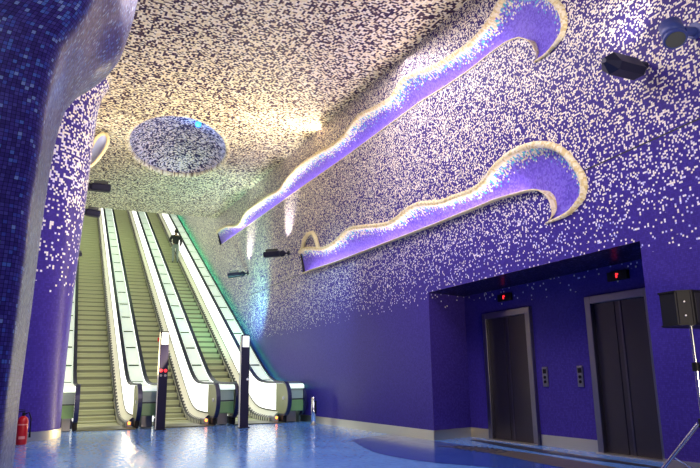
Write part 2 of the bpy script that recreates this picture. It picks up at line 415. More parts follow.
for p in o.data.polygons:
    for li in p.loop_indices:
        c = o.data.vertices[o.data.loops[li].vertex_index].co; l.data[li].uv = (c.x, c.y)
offset_parent(o, dm)
bx, by = 3.5, 19.0
lx = bmesh.new(); bmesh.ops.create_uvsphere(lx, u_segments=16, v_segments=8, radius=.10, matrix=Matrix.Translation((bx, by, ceil_z(by)+.93)))
offset_parent(from_bm(lx, 'blue_lamp', M_bluelamp, None, True), dm)
dl = light('POINT', 'dome_lamp_light', (bx-.12, by-.12, ceil_z(by)+.72), (bx, by, 10), 34, (.1, .35, 1), .15)

# skirting
def base(name, pts, t=.02, h=.17):
    bm = bmesh.new()
    for (a, b) in zip(pts, pts[1:]):
        a, b = Vector((*a, 0)), Vector((*b, 0)); d = b-a
        box(bm, ((a+b)/2)+Vector((0, 0, h/2)), (d.length+t*.9, t, h), Matrix.Rotation(math.atan2(d.y, d.x), 4, 'Z'))
    return struct(from_bm(bm, name, M_steel))
e = .011
base('baseboard_right', [(XW-e, 17.3), (XW-e, A1-e)]); base('baseboard_lobby_far', [(XW+.01, A1-e), (AX-e, A2-e)])
base('baseboard_lobby_1', [(AX-e, A2-.03), (AX-e, 9.85)]); base('baseboard_lobby_2', [(AX-e, 8.48), (AX-e, 7.28)])
base('baseboard_lobby_3', [(AX-e, 6.03), (AX-e, A0+.03)]); base('baseboard_near', [(XW-e, A0), (XW-e, -5.9)])
# thin expansion joint along the right wall
for i, (ya, yb, za, zb) in enumerate([(22.5, 17.2, 4.08, 4.02), (6.1, -5.9, 3.72, 4.16)]):
    struct(prism([(ya, za), (yb, zb), (yb, zb+.016), (ya, za+.016)], XW-.004, XW+.004, 'trim_%d' % (i+1), M_line))

# ------------------------------------------------------------------ light coves in the right wall
def cove(pair, label, ystrip, lip=.012):
    b, l = pair; n = len(b); M = 14
    def dep(i): return min(.24, .45*math.dist(b[i], l[i])) * min(1, .3+i/14) * (1-.9*max(0, (i-n+34)/34)**.8)
    t = empty('light_cove', (XW, b[n//2][0], b[n//2][1]), label, 'light cove', 'wave-shaped light coves in the right wall')
    V, F, U, LP = [], [], [], []
    for i in range(n):
        D = dep(i)
        for k in range(M+1):
            v = k/M; y = b[i][0]+(l[i][0]-b[i][0])*v; z = b[i][1]+(l[i][1]-b[i][1])*v
            V.append((XW+D*math.sqrt(max(0, 1-v**2.2)), y, z)); U.append((y, z)); LP.append((i/n, v))
    for i in range(n-1):
        for k in range(M):
            a = i*(M+1)+k; F.append((a, a+1, a+M+2, a+M+1))
    o = mb(V, F, 'shell', M_cove, None, U, True)
    lu = o.data.uv_layers.new(name='Lip')
    for p in o.data.polygons:
        for li in p.loop_indices: lu.data[li].uv = LP[o.data.loops[li].vertex_index]
    offset_parent(o, t)
    # ledge behind the lower edge, and the far end
    V, F, U = [], [], []
    for i in range(n):
        D = dep(i)
        V += [(XW-lip*min(1, dep(i)/.2), *b[i]), (XW+D, b[i][0], b[i][1])]; U += [(b[i][0], 0), (b[i][0], D)]
        V += [(XW-lip*min(1, dep(i)/.2), b[i][0], b[i][1]-.02)]; U += [(b[i][0], .1)]
        V += [(XW+.005, b[i][0], b[i][1]-.02)]; U += [(b[i][0], .15)]
    for i in range(n-1):
        a, c = 4*i, 4*i+4
        F += [(a, c, c+1, a+1), (a, a+2, c+2, c), (a+2, a+3, c+3, c+2)]
    offset_parent(mb(V, F, 'ledge', M_rim, None, U), t)
    D = dep(0)
    end = [(XW, *b[0])]+[(XW+D*math.sqrt(max(0, 1-(k/M)**2.2)), b[0][0]+(l[0][0]-b[0][0])*k/M, b[0][1]+(l[0][1]-b[0][1])*k/M) for k in range(M+1)]
    offset_parent(mb(end, [tuple(range(len(end)))], 'end_plate', M_line), t)  # black colour stands for the shaded cavity at this end
    # raised pale rim along the wavy lip
    bmr = bmesh.new(); N = len(l)
    tube(bmr, [(XW-.015, *p) for p in l], [.055 if i < N-12 else .055*(N-i)/13+.01 for i in range(N)], 8)
    o = from_bm(bmr, 'rim', M_rim, None, True)
    lu = o.data.uv_layers.new(name='UVMap')
    for p in o.data.polygons:
        for li in p.loop_indices:
            c = o.data.vertices[o.data.loops[li].vertex_index].co; lu.data[li].uv = (c.y, c.z)
    offset_parent(o, t)
    pts = [(XW+.10, p[0], p[1]+.03) for p in b if p[0] > ystrip]
    o = tubeo('led_strip', pts, .022, M_led, None, 6); offset_parent(o, t)
    return t
cove(C1, 'upper wavy light cove high on the right wall, just under the cream ceiling', 7.5)
cv2 = cove(C2, 'lower wavy light cove above the lift lobby on the right wall', 7.5, .10)
o = tubeo('ribbon', [(XW-.02, 16.9, 4.66), (XW-.10, 16.5, 4.92), (XW-.13, 16.1, 4.99), (XW-.12, 15.8, 4.97), (XW-.09, 15.65, 4.80), (XW-.02, 15.6, 4.50)], .06, M_rim, None, 8)
l_ = o.data.uv_layers.new(name='UVMap'); offset_parent(o, cv2)

# wing-shaped cove on the left wall, seen end-on
t = empty('light_cove', (.18, 18.2, 7.2), 'small wing-shaped light cove with a pale rim high on the left wall', 'light cove')
V, F, U, LP = [], [], [], []
ax = Vector((.32, 0, .95)).normalized(); bx_ = Vector((.95, -.25, -.32)).normalized(); cx_ = Vector((-.25, -1, 0)).normalized()
ctr = Vector((.60, 18.0, 7.32))
for i in range(13):
    r = i/12
    for j in range(40):
        a = 2*PI*j/40; w = .17*(1+.35*math.cos(a))
        p = ctr + ax*(.52*r*math.cos(a)) + bx_*(w*r*math.sin(a)) - cx_*(.35*(1-r*r)); V.append(p); U.append((p.x*1.2+p.y, p.z)); LP.append((j/40, r))
for i in range(12):
    for j in range(40):
        a, b = i*40+j, i*40+(j+1) % 40; F.append((a, b, b+40, a+40))
o = mb(V, F, 'shell', M_wing, None, U, True); lu = o.data.uv_layers.new(name='Lip')
for p in o.data.polygons:
    for li in p.loop_indices: lu.data[li].uv = LP[o.data.loops[li].vertex_index]
offset_parent(o, t)
bmr = bmesh.new(); tube(bmr, [V[12*40+j] for j in range(40)], .045, 8, True); o = from_bm(bmr, 'rim', M_rim, None, True); o.data.uv_layers.new(name='UVMap'); offset_parent(o, t)
V2, F2 = [], []
for i in range(7):
    f = i/6
    for j in range(40):
        a = 2*PI*j/40; w = .17*(1+.35*math.cos(a))*(1-.5*f)
        p = ctr + ax*(.52*(1-.5*f)*math.cos(a)) + bx_*(w*math.sin(a)) + Vector((-.35*f, 2.2*f, -.2*f)); V2.append(p)
for i in range(6):
    for j in range(40):
        a, b = i*40+j, i*40+(j+1) % 40; F2.append((a, b, b+40, a+40))
o = mb(V2, F2, 'back', M_ceil, None, [(p.y+p.x, p.z) for p in V2], True); offset_parent(o, t)

# ------------------------------------------------------------------ pillars
def interp(tab, z):
    for (a, va), (b, vb) in zip(tab, tab[1:]):
        if z <= b: return va+(vb-va)*(z-a)/(b-a)
    return tab[-1][1]
mp = empty('mosaic_pillar', (-.9, 15.0, 0), 'round flaring blue mosaic pillar beside the left escalator, speckled white higher up', 'pillar')
RT = [(0, 1.115), (.8, 1.11), (1.8, 1.13), (2.8, 1.15), (4.0, 1.20), (5.3, 1.265), (6.3, 1.30), (7.2, 1.35), (7.6, 1.42), (7.95, 1.6)]
V, F, U = [], [], []; NS = 64; zs_ = [7.9*i/60 for i in range(61)]
for z in zs_:
    r = interp(RT, z)
    for j in range(NS+1):
        a = 2*PI*j/NS+PI/2; V.append((r*math.cos(a), r*math.sin(a), z)); U.append((a*1.2, z))
for i in range(60):
    for j in range(NS):
        a = i*(NS+1)+j; F.append((a, a+1, a+NS+2, a+NS+1))
mb(V, F, 'shaft', M_pil, mp, U, True)
bm = bmesh.new(); bmesh.ops.create_cone(bm, cap_ends=False, segments=64, radius1=1.135, radius2=1.135, depth=.17, matrix=Matrix.Translation((0, 0, .087)))
bmesh.ops.create_cone(bm, cap_ends=False, segments=64, radius1=1.135, radius2=1.112, depth=.004, matrix=Matrix.Translation((0, 0, .174)))
from_bm(bm, 'base_trim', M_steel, mp, True)

npl = empty('mosaic_pillar', (-1.6, 4.5, 0), 'huge near blue mosaic pillar at the left edge, flaring outward overhead', 'pillar')
SIL = [(-.1, -.21), (.96, -.21), (1.64, -.19), (2.1, -.18), (2.37, -.17), (2.56, -.16), (2.79, -.14), (2.92, -.12), (3.06, -.09), (3.18, -.03), (3.32, .05), (3.40, .11), (3.47, .19), (3.57, .28), (3.65, .30), (3.85, .34), (4.14, .38), (5, .5), (6.5, .75), (8, 1.0)]
RIM = [(-.1, -.21), (.99, -.20), (1.47, -.19), (1.73, -.18), (2.0, -.18), (2.16, -.165), (2.33, -.155), (2.56, -.15), (2.65, -.14), (2.82, -.12), (2.96, -.09), (3.13, 0), (3.21, .03), (3.5, .12), (4.14, .25), (5, .42), (6.5, .7), (8, .95)]
V, F, U = [], [], []; rows = [7.5*i/150 for i in range(151)]
for z in rows:
    xr, xs = interp(RIM, z), interp(SIL, z)
    P = [(xr-2.6, 3.0), (xr-1.5, 3.18), (xr-.6, 3.42), (xr-.17, 3.53), (xr-.02, 3.62), (xr*.75+xs*.25+.006, 3.9), ((xr+xs)/2+.01, 4.4), (xs, 5.0), (xs-.25, 5.7), (xs-1.0, 6.2), (xs-2.4, 6.2), (xr-3.5, 5.2), (xr-3.4, 3.6)]
    Q = catmull([P[-1]]+P+[P[0]], 6)[6:]
    Q = Q[:6*len(P)+1]; u = 0
    for i, p in enumerate(Q):
        if i: u += math.dist(p, Q[i-1])
        V.append((p[0]+1.6, p[1]-4.5, z)); U.append((u, z))
n = len(V)//len(rows)
for i in range(len(rows)-1):
    for j in range(n-1):
        a = i*n+j; F.append((a, a+1, a+n+1, a+n))
mb(V, F, 'shaft', M_near, npl, U, True)

# ------------------------------------------------------------------ escalators
T27 = math.tan(math.radians(27)); Y0 = 19.1; SPC = 1.845; CX0 = 1.11
def zs(y, w=.35):
    u = (y-Y0)/w
    return T27*w*(u if u > 40 else math.log1p(math.exp(u)))
YT = 46.5
def ypath(y0):
    ys = [y0]; y = y0
    while y < 21.5: y = min(21.5, y+.15); ys.append(y)
    while y < YT: y = min(YT, y+1.5); ys.append(y)
    return ys
def path(y0, dz): return [(y, zs(y)+dz) for y in ypath(y0)]
def nose(cy, cz, r, n=14, a0=PI/2, a1=3*PI/2):
    return [(cy+r*math.cos(a0+(a1-a0)*i/n), cz+r*math.sin(a0+(a1-a0)*i/n)) for i in range(n+1)]
def offset(P, d):
    out = []
    for i, p in enumerate(P):
        a, b = P[max(i-1, 0)], P[min(i+1, len(P)-1)]; t = Vector((b[0]-a[0], b[1]-a[1])).normalized()
        out.append((p[0]-t.y*d, p[1]+t.x*d))
    return out
def step_mesh():
    d, h, w = .42, .235, .53
    prof = [(0, 0), (0, -.02), (.025, -.06), (.035, -.12), (.025, -.18), (.0, -h), (d-.005, -h), (d-.005, 0)]
    V = [(-w+.01, *p) for p in prof]+[(w-.01, *p) for p in prof]; n = len(prof)
    F = [tuple(range(n)), tuple(range(2*n-1, n-1, -1))]+[(i, i+n, (i+1) % n+n, (i+1) % n) for i in range(n)]
    me = bpy.data.meshes.new('step'); me.from_pydata(V, [], F); me.update()
    bm = bmesh.new(); bm.from_mesh(me); bmesh.ops.recalc_face_normals(bm, faces=bm.faces); bm.to_mesh(me); bm.free()
    me.materials.append(M_step); me.materials.append(M_riser)
    for p in me.polygons:
        if p.normal.y < -.5 and p.center.z < -.14: p.material_index = 1
    return me
SM = step_mesh()
def rail_part(x, parent):
    top = path(16.55, 1.03)
    pts = list(reversed(top)) + nose(16.55, .61, .42)[1:] + [(16.8, .19)]
    return strip(offset(pts, -.02), offset(pts, .025), x-.05, x+.05, 'handrail', M_rubber, parent)
def newel(x0, x1, parent):
    poly = nose(16.55, .61, .385) + [(17.15, .225), (17.15, .995)]
    o = prism(poly, x0, x1, 'newel_panel', M_olive, parent); return o
def escalator(label):
    t = empty('escalator', (CX0, 16.1, 0), label, 'escalator', 'escalators at the end of the hall')
    def P(o):
        o.data.transform(Matrix.Translation((0, -16.1, 0))); return o
    k = 0
    while 17.5+.42*k < YT-.5:
        y = 17.5+.42*k
        o = bpy.data.objects.new('step', SM); COL.objects.link(o); o.parent = t; o.location = (0, y-16.1, zs(y+.1)+.01); k += 1
    P(boxo('floor_plate', (.1, 16.92, .012), (1.30, 1.16, .024), M_plate, t))
    for s, xi, xo in ((1, .535, .55), (-1, -.55, -.535)):
        P(strip(path(17.1, -.15), path(17.1, .10), xi, xo, 'skirt', M_skirt, t, True))
    V, F, U = [], [], []; q0, q1 = path(16.95, .10), path(16.95, .15); sl = 0
    for i, (a, b) in enumerate(zip(q0, q1)):
        if i: sl += math.dist(a, q0[i-1])
        V += [(.535, *a), (.625, *b)]; U += [(sl, 0), (sl, 1)]
        if i: F.append((2*i-2, 2*i-1, 2*i+1, 2*i))
    P(mb(V, F, 'brush_strip', M_skirt, t, U))
    lo, hi = path(16.95, .15), path(16.95, .27)
    V, F = [], []
    for i, (a, b) in enumerate(zip(lo, hi)):
        V += [(.62, *a), (.755, *b)]
        if i: F.append((2*i-2, 2*i-1, 2*i+1, 2*i))
    P(mb(V, F, 'inner_deck', M_cream, t))
    P(strip(path(17.15, .27), path(17.15, .30), .735, .765, 'joint_strip', M_line, t))
    P(strip(path(17.15, .30), path(17.15, .985), .745, .77, 'lit_balustrade', M_panel, t))
    P(strip(path(17.15, .10), path(17.15, .985), -.585, -.56, 'lit_balustrade', M_panel, t))
    P(rail_part(.785, t)); P(rail_part(-.575, t))
    P(newel(.745, .80, t)); P(newel(-.60, -.56, t))
    d = bmesh.new(); bmesh.ops.create_cone(d, cap_ends=True, segments=16, radius1=.045, radius2=.045, depth=.03, matrix=Matrix.Translation((.735, 16.5, .62)) @ Matrix.Rotation(PI/2, 4, 'Y'))
    P(from_bm(d, 'emergency_button', M_white, t))
    top = path(16.33, .97)
    pts = list(reversed(top)) + nose(16.33, .87, .10, 5, PI/2, PI)[1:]
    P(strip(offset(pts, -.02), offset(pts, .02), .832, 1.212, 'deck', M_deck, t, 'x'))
    P(boxo('end_box', (1.022, 16.47, .745), (.372, .42, .28), M_boxup, t, None, .02))
    P(boxo('end_box_joint', (1.022, 16.47, .595), (.366, .41, .025), M_line, t))
    P(boxo('end_box_base', (1.022, 16.47, .44), (.372, .42, .29), M_boxlo, t, None, .02))
    P(boxo('pedestal', (1.028, 16.85, .16), (.26, .30, .30), M_ped, t, None, .01))
    P(boxo('lamp_block', (.63, 16.98, .08), (.12, .5, .16), M_ped, t, None, .02))
    P(boxo('newel_foot', (.785, 16.75, .11), (.10, .5, .2), M_black, t, None, .02)); P(boxo('newel_foot', (-.575, 16.75, .11), (.10, .5, .2), M_black, t, None, .02))
    d = bmesh.new(); bmesh.ops.create_uvsphere(d, u_segments=12, v_segments=8, radius=.035, matrix=Matrix.Translation((.63, 16.74, .12)))
    P(from_bm(d, 'signal_lamp', M_orange, t, True))
    return t
esc = escalator('leftmost of the three escalators, next to the round mosaic pillar')
kids = list(esc.children)
def dup(root, loc, label):
    r = root.copy(); COL.objects.link(r); r.location = loc; r['label'] = label
    for ch in kids:
        c = ch.copy(); COL.objects.link(c); c.parent = r
    return r
esc2 = dup(esc, (CX0+SPC, 16.1, 0), 'middle of the three escalators, between the two dark slim posts')
esc3 = dup(esc, (CX0+2*SPC, 16.1, 0), 'rightmost escalator along the mosaic wall, carrying a person in black')
# outer sides
o = strip(path(16.6, .0), path(16.6, .95), 1.225, 1.245, 'outer_panel', M_boxup, esc3); o.data.transform(Matrix.Translation((0, -16.1, 0)))
pts = list(reversed(path(16.6, 1.03))) + nose(16.6, .61, .42)[1:]
o = strip(offset(pts, -.015), offset(pts, .02), 1.205, 1.265, 'outer_trim', M_rubber, esc3); o.data.transform(Matrix.Translation((0, -16.1, 0)))
o = strip(path(17.0, .86), path(17.0, .93), 1.255, 1.262, 'green_light_strip', M_green, esc3); o.data.transform(Matrix.Translation((0, -16.1, 0)))
top = path(16.33, .97); pts = list(reversed(top)) + nose(16.33, .87, .10, 5, PI/2, PI)[1:]
xl, xr_ = .20-CX0, -.625
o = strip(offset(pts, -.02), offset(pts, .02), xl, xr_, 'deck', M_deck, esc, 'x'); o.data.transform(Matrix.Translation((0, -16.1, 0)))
for nm, z, h, m in (('end_box', .745, .28, M_boxup), ('end_box_joint', .595, .025, M_line), ('end_box_base', .44, .29, M_boxlo), ('pedestal', .16, .30, M_ped)):
    o = boxo(nm, ((xl+xr_)/2, .62 if nm == 'pedestal' else .37, z), (.28 if nm != 'pedestal' else .18, .42, h), m, esc)

# ------------------------------------------------------------------ person on the right escalator
def skin_body(name, nodes, edges, mats, pick, parent, sub=2):
    me = bpy.data.meshes.new(name); me.from_pydata([n[0] for n in nodes], edges, []); me.update()
    o = bpy.data.objects.new(name, me); COL.objects.link(o)
    md = o.modifiers.new('s', 'SKIN'); md.use_smooth_shade = True
    for i, n in enumerate(nodes):
        v = me.skin_vertices[0].data[i]; v.radius = (n[1], n[2] if len(n) > 2 else n[1]); v.use_root = (i == 0)
    sb = o.modifiers.new('d', 'SUBSURF'); sb.levels = sub; sb.render_levels = sub
    dg = bpy.context.evaluated_depsgraph_get(); dg.update()
    m2 = bpy.data.meshes.new_from_object(o.evaluated_get(dg)); bpy.data.objects.remove(o); m2.name = name
    m2.materials.clear()
    for m in mats: m2.materials.append(m)
    for p in m2.polygons: p.material_index = pick(p.center); p.use_smooth = True
    r = bpy.data.objects.new(name, m2); COL.objects.link(r); r.parent = parent; return r
kst = round((33.0-17.5)/.42)-1; yst = 17.5+.42*kst
ps = empty('person', (CX0+2*SPC+.36, yst+.24, zs(yst+.1)+.01), 'person in black jacket and grey trousers standing on the right escalator, back to the hall', 'person')
# facing +y (uphill); x right
nd = [((0, 0, .95), .15, .11), ((0, .01, 1.12), .14, .10), ((0, .0, 1.30), .17, .11), ((0, -.01, 1.42), .13, .09), ((0, .0, 1.50), .055), ((0, .02, 1.58), .075, .085), ((0, .02, 1.68), .08, .095),
      ((.10, 0, .88), .095), ((.11, .03, .48), .062), ((.12, -.02, .10), .045), ((.13, .10, .035), .038),
      ((-.10, 0, .88), .095), ((-.10, .02, .48), .062), ((-.11, -.03, .10), .045), ((-.12, .09, .035), .038),
      ((.20, -.01, 1.40), .06), ((.27, .02, 1.13), .045), ((.27, .20, .98), .036), ((.27, .28, .96), .03),
      ((-.20, -.01, 1.40), .06), ((-.30, .02, 1.15), .045), ((-.16, .22, 1.20), .036), ((-.10, .28, 1.24), .03)]
ed = [(0, 1), (1, 2), (2, 3), (3, 4), (4, 5), (5, 6), (0, 7), (7, 8), (8, 9), (9, 10), (0, 11), (11, 12), (12, 13), (13, 14), (3, 15), (15, 16), (16, 17), (17, 18), (3, 19), (19, 20), (20, 21), (21, 22)]
skin_body('body', nd, ed, [M_skin, M_trousers, M_shoe], lambda c: 2 if c.z < .09 else (1 if c.z < 1.0 and abs(c.x) < .24 else 0), ps)
jk = [((0, 0, .93), .175, .135), ((0, .01, 1.12), .16, .12), ((0, .0, 1.30), .19, .13), ((0, -.01, 1.43), .145, .105), ((0, 0, 1.485), .085),
      ((.20, -.01, 1.41), .078), ((.275, .02, 1.13), .062), ((.27, .18, .99), .052), ((-.20, -.01, 1.41), .078), ((-.305, .02, 1.15), .062), ((-.18, .20, 1.19), .052)]
skin_body('jacket', jk, [(0, 1), (1, 2), (2, 3), (3, 4), (3, 5), (5, 6), (6, 7), (3, 8), (8, 9), (9, 10)], [M_jacket], lambda c: 0, ps)
bm = bmesh.new(); bmesh.ops.create_uvsphere(bm, u_segments=20, v_segments=14, radius=.112, matrix=Matrix.Translation((0, -.005, 1.675)) @ Matrix.Diagonal((.92, 1.08, 1.12, 1)))
bmesh.ops.delete(bm, geom=[v for v in bm.verts if v.co.y > .06 and v.co.z < 1.72 or v.co.z < 1.58], context='VERTS')
from_bm(bm, 'hair', M_hair, ps, True)

# ------------------------------------------------------------------ info posts
def post(loc, label, red):
    t = empty('information_post', loc, label, 'post', 'slim posts before the escalators')
    boxo('body', (0, 0, 1.0), (.20, .12, 2.0), M_post, t, None, .01)
    boxo('base_plate', (0, 0, .01), (.26, .18, .02), M_black, t)
    boxo('side_strip', (-.112, 0, 1.12), (.022, .12, 2.2), M_cream, t)
    boxo('head', (0, .01, 2.12), (.20, .11, .24), M_black, t, None, .008)
    boxo('display', (.004, -.055, 2.07), (.15, .03, .27), M_disp, t, None, .004)
    if red:
        for s in (-1, 1):
            d = bmesh.new(); bmesh.ops.create_uvsphere(d, u_segments=12, v_segments=8, radius=.038, matrix=Matrix.Translation((s*.05, -.055, 1.33)))
            from_bm(d, 'red_light', M_redled, t, True)
            cylo('sensor', (s*.05, -.055, 1.22), (s*.05, -.075, 1.22), .03, M_ped, t)
        d = boxo('side_button', (-.14, 0, 2.05), (.05, .05, .09), M_red, t)
    else:
        cylo('sensor', (.06, -.055, 1.15), (.06, -.075, 1.15), .028, M_white, t)
    t.rotation_euler.z = -.13
    if not red: t.scale.z = .965
    return t
post((2.33, 15.75, 0), 'dark slim post with two red lights, left of the two posts', True)
post((4.16, 15.3, 0), 'dark slim post with white top panel and no red lights, right of the two posts', False)

# bollard
t = empty('bollard', (5.88, 15.2, 0), 'short steel bollard by the foot of the mosaic wall', 'bollard')
cylo('post', (0, 0, .01), (0, 0, .64), .055, M_rail, t, None, 24, True); cylo('cap', (0, 0, .64), (0, 0, .665), .055, M_rail, t, .045, 24); cylo('base_plate', (0, 0, 0), (0, 0, .012), .085, M_steel, t, None, 24)
boxo('dark_strip', (.03, -.048, .42), (.05, .02, .30), M_black, t)  # plain dark strip on the front of the bollard

# ------------------------------------------------------------------ lift doors
def lift(nm, y0, y1, split):
    t = struct(empty(nm, (AX, (y0+y1)/2, 0), 'left lift door with steel frame at the back of the blue lobby' if nm == 'door_1' else 'right lift door with steel frame at the back of the blue lobby', 'lift door'))
    w = y1-y0; fwid = .11; hh = 2.22
    for s in (-1, 1): boxo('jamb', (-.03, s*(w/2-fwid/2), hh/2), (.08, fwid, hh), M_frame, t, None, .006)
    boxo('lintel', (-.03, 0, hh-.055), (.08, w-2*fwid, .11), M_frame, t, None, .006)
    a, b = -w/2+fwid, w/2-fwid; c = a+(b-a)*split
    boxo('door_panel', (-.004, (a+c)/2-.002, 1.06), (.02, c-a-.006, 2.10), M_door, t)
    boxo('door_panel', (.003, (c+b)/2+.002, 1.06), (.02, b-c-.006, 2.10), M_door, t)
    boxo('edge_strip', (-.018, c-.02, 1.06), (.012, .035, 2.09), M_edge, t) ; boxo('edge_strip', (-.010, c+.10, 1.06), (.012, .02, 2.09), M_door, t)
    boxo('sill', (-.07, 0, .008), (.14, w-.04, .016), M_steel, t)
lift('door_1', 8.51, 9.82, .5); lift('door_2', 6.06, 7.25, .5)
def panel(y, label):
    t = empty('call_panel', (AX, y, 1.07), label, 'call panel', 'lift call panels')
    boxo('plate', (-.012, 0, 0), (.022, .12, .31), M_frame, t, None, .006); boxo('display', (-.026, 0, .085), (.006, .07, .07), M_black, t)
    for z in (-.01, -.08): cylo('button', (-.022, 0, z), (-.034, 0, z), .024, M_black, t)
panel(8.29, 'steel call panel just right of the left lift door'); panel(7.52, 'steel call panel just left of the right lift door')
def indicator(y, label):
    t = empty('floor_indicator', (AX, y, 2.45), label, 'indicator', 'lift floor indicators')
    boxo('housing', (-.03, 0, 0), (.06, .36, .13), M_black, t, None, .008)
    bm = bmesh.new(); box(bm, (-.063, 0, .0), (.008, .025, .06)); box(bm, (-.063, -.012, .02), (.008, .04, .018)); from_bm(bm, 'red_display', M_redled, t)
indicator(9.16, 'small red floor indicator above the left lift door'); indicator(6.60, 'small red floor indicator above the right lift door')

# floor inlays
def inlay(nm, P, m, z=.004):
    n = len(P); struct(mb([(x, y, z) for x, y in P], [tuple(range(n))], nm, m))
def band(cl, w): 
    c = catmull(cl, 6); L, R = [], []
    for i, p in enumerate(c):
        a, b = c[max(i-1, 0)], c[min(i+1, len(c)-1)]; t = Vector((b[0]-a[0], b[1]-a[1])).normalized(); ww = w(i/(len(c)-1))/2
        L.append((p[0]-t.y*ww, p[1]+t.x*ww)); R.append((p[0]+t.y*ww, p[1]-t.x*ww))
    return L+R[::-1]
inlay('trim_3', [(6.17, 11.8), (5.5, 11.4)]+catmull([(4.99, 11.0), (4.6, 9.6), (4.44, 8.7), (4.55, 7.6), (5.0, 6.6), (5.3, 5.0), (5.2, 3.0)], 6)+[(6.17, 3.0)], M_inlay3, .003)
inlay('trim_4', band([(6.85, 9.9), (6.72, 8.8), (6.62, 7.4), (6.6, 5.9), (6.62, 5.45)], lambda s: .10+.16*math.sin(PI*min(1, s*1.2+.05))), M_inlay, .005)
inlay('trim_5', band([(5.75, 9.3), (6.0, 8.7), (6.05, 7.7), (5.95, 6.6), (5.85, 5.2), (5.8, 3.4)], lambda s: .02+.55*math.sin(PI*min(.55, s*.8+.02))), M_inlay2, .005)
bm = bmesh.new()
for k in range(3):
    for i in range(10+8*k):
        a = 2*PI*i/(10+8*k); r = .09+.09*k
        cyl(bm, (6.02+r*.9*math.cos(a), 8.55+r*2.0*math.sin(a), .004), (6.02+r*.9*math.cos(a), 8.55+r*2.0*math.sin(a), .010), .028, None, 8)
struct(from_bm(bm, 'trim_6', M_inlay))

# ------------------------------------------------------------------ projectors
def projector(wallpt, head, label, group, tgt, power, color, big=1., spot=70):
    w, h = Vector(wallpt), Vector(head); t = empty('spotlight', w, label, 'spotlight', group)
    d = (h-w).normalized(); mid = w + d*(h-w).length*.35
    cylo('wall_mount', (0, 0, 0), d*.05, .07*big, M_lamp, t)
    cylo('arm', d*.04, mid-w, .025*big, M_lamp, t)
    bm = bmesh.new(); bmesh.ops.create_uvsphere(bm, u_segments=14, v_segments=10, radius=.10*big, matrix=Matrix.Translation(mid-w)); from_bm(bm, 'joint', M_lamp, t, True)
    R = frame_of(d); L = (h-mid).length*1.25
    bm = bmesh.new(); box(bm, (mid-w)+d*(L/2+.06), (.20*big, .17*big, L), R, .04*big); from_bm(bm, 'housing', M_lamp, t)
    u = (Vector(tgt)-h).normalized()
    boxo('lens', (mid-w)+d*(L/2+.06)+Vector((0, 0, .088*big)), (.13*big, .13*big, L*.7), M_lens, t, R)
    light('SPOT', 'spotlight_beam', h+Vector((0, 0, .17*big)), tgt, power, color, .06, None, spot, 1)
projector((6.19, 22.6, 4.92), (5.62, 22.75, 4.83), 'farther small black spotlight on the right wall beside the escalator', 'wall spotlights', (6.2, 22.4, 6.1), 420, (1, .92, .85), 1.0, 62)
projector((6.19, 18.0, 4.82), (5.65, 18.35, 4.80), 'nearer small black spotlight on the right wall, left of the lower light cove', 'wall spotlights', (6.2, 18.0, 6.1), 420, (1, .90, .84), 1.0, 62)
projector((.19, 16.5, 5.82), (.78, 16.5, 5.82), 'upper black spotlight on the left, beside the round pillar', 'left spotlights', (1.2, 18, 8), 160, (1, .9, .7), 1.1)
projector((.19, 16.8, 5.26), (.62, 16.8, 5.22), 'lower black spotlight on the left, beside the round pillar', 'left spotlights', (1.0, 19, 7.5), 160, (1, .95, .8), 1.0)
projector((.19, 17.8, 4.32), (.34, 17.8, 4.34), 'smallest dark lamp half hidden behind the round pillar', 'left spotlights', (.3, 19, 8), 15, (.8, 1, .7), .6)
# big faceted floodlight on the upper right wall
t = empty('floodlight', (6.19, 4.95, 4.70), 'large dark faceted floodlight on the upper right wall', 'floodlight')
cylo('wall_mount', (0, 0, 0), (-.09, 0, -.01), .05, M_lamp, t); 
V = []
cc = Vector((-.36, 0, -.06)); hl = .27
for sx, k in ((-1.28, .25), (-.8, 1.0), (.8, 1.0), (1.0, .75)):
    for a, b in ((-.15, -.06), (-.05, .10), (.12, .10), (.15, -.04), (.05, -.14), (-.10, -.14)):
        V.append(cc+Vector((sx*hl*.9, a*k, b*k)))
F = [tuple(range(6)), tuple(range(23, 17, -1))]
for i in range(3):
    for j in range(6): F.append((i*6+j, i*6+(j+1) % 6, (i+1)*6+(j+1) % 6, (i+1)*6+j))
bm = bmesh.new(); me = bpy.data.meshes.new('x'); me.from_pydata(V, [], F); bm.from_mesh(me); from_bm(bm, 'housing', M_lamp, t)
boxo('glass', (-.36, .035, .045), (.34, .13, .01), M_lens, t)
light('SPOT', 'floodlight_beam', (5.85, 5.0, 4.85), (6.1, 5.6, 7.6), 60, (1, .9, .9), .08, None, 110, 1)
# round camera-like lamp
t = empty('spotlight', (6.19, 4.25, 4.78), 'round blue spotlight with glass front at the top right corner', 'spotlight')
cylo('wall_mount', (0, 0, 0), (-.05, 0, 0), .09, M_lampblue, t); cylo('arm', (-.04, 0, -.01), (-.22, 0, -.05), .05, M_lampblue, t)
ax_ = Vector((-.25, -.35, -.9)).normalized(); c0 = Vector((-.36, .02, -.08))
cylo('housing', c0-ax_*.11, c0+ax_*.12, .118, M_lampblue, t, None, 28, True)
cylo('back_cap', c0-ax_*.11, c0-ax_*.15, .118, M_lampblue, t, .07, 28); cylo('bezel', c0+ax_*.10, c0+ax_*.135, .123, M_lampblue, t, None, 28); cylo('glass', c0+ax_*.135, c0+ax_*.142, .10, M_lens, t, None, 28)

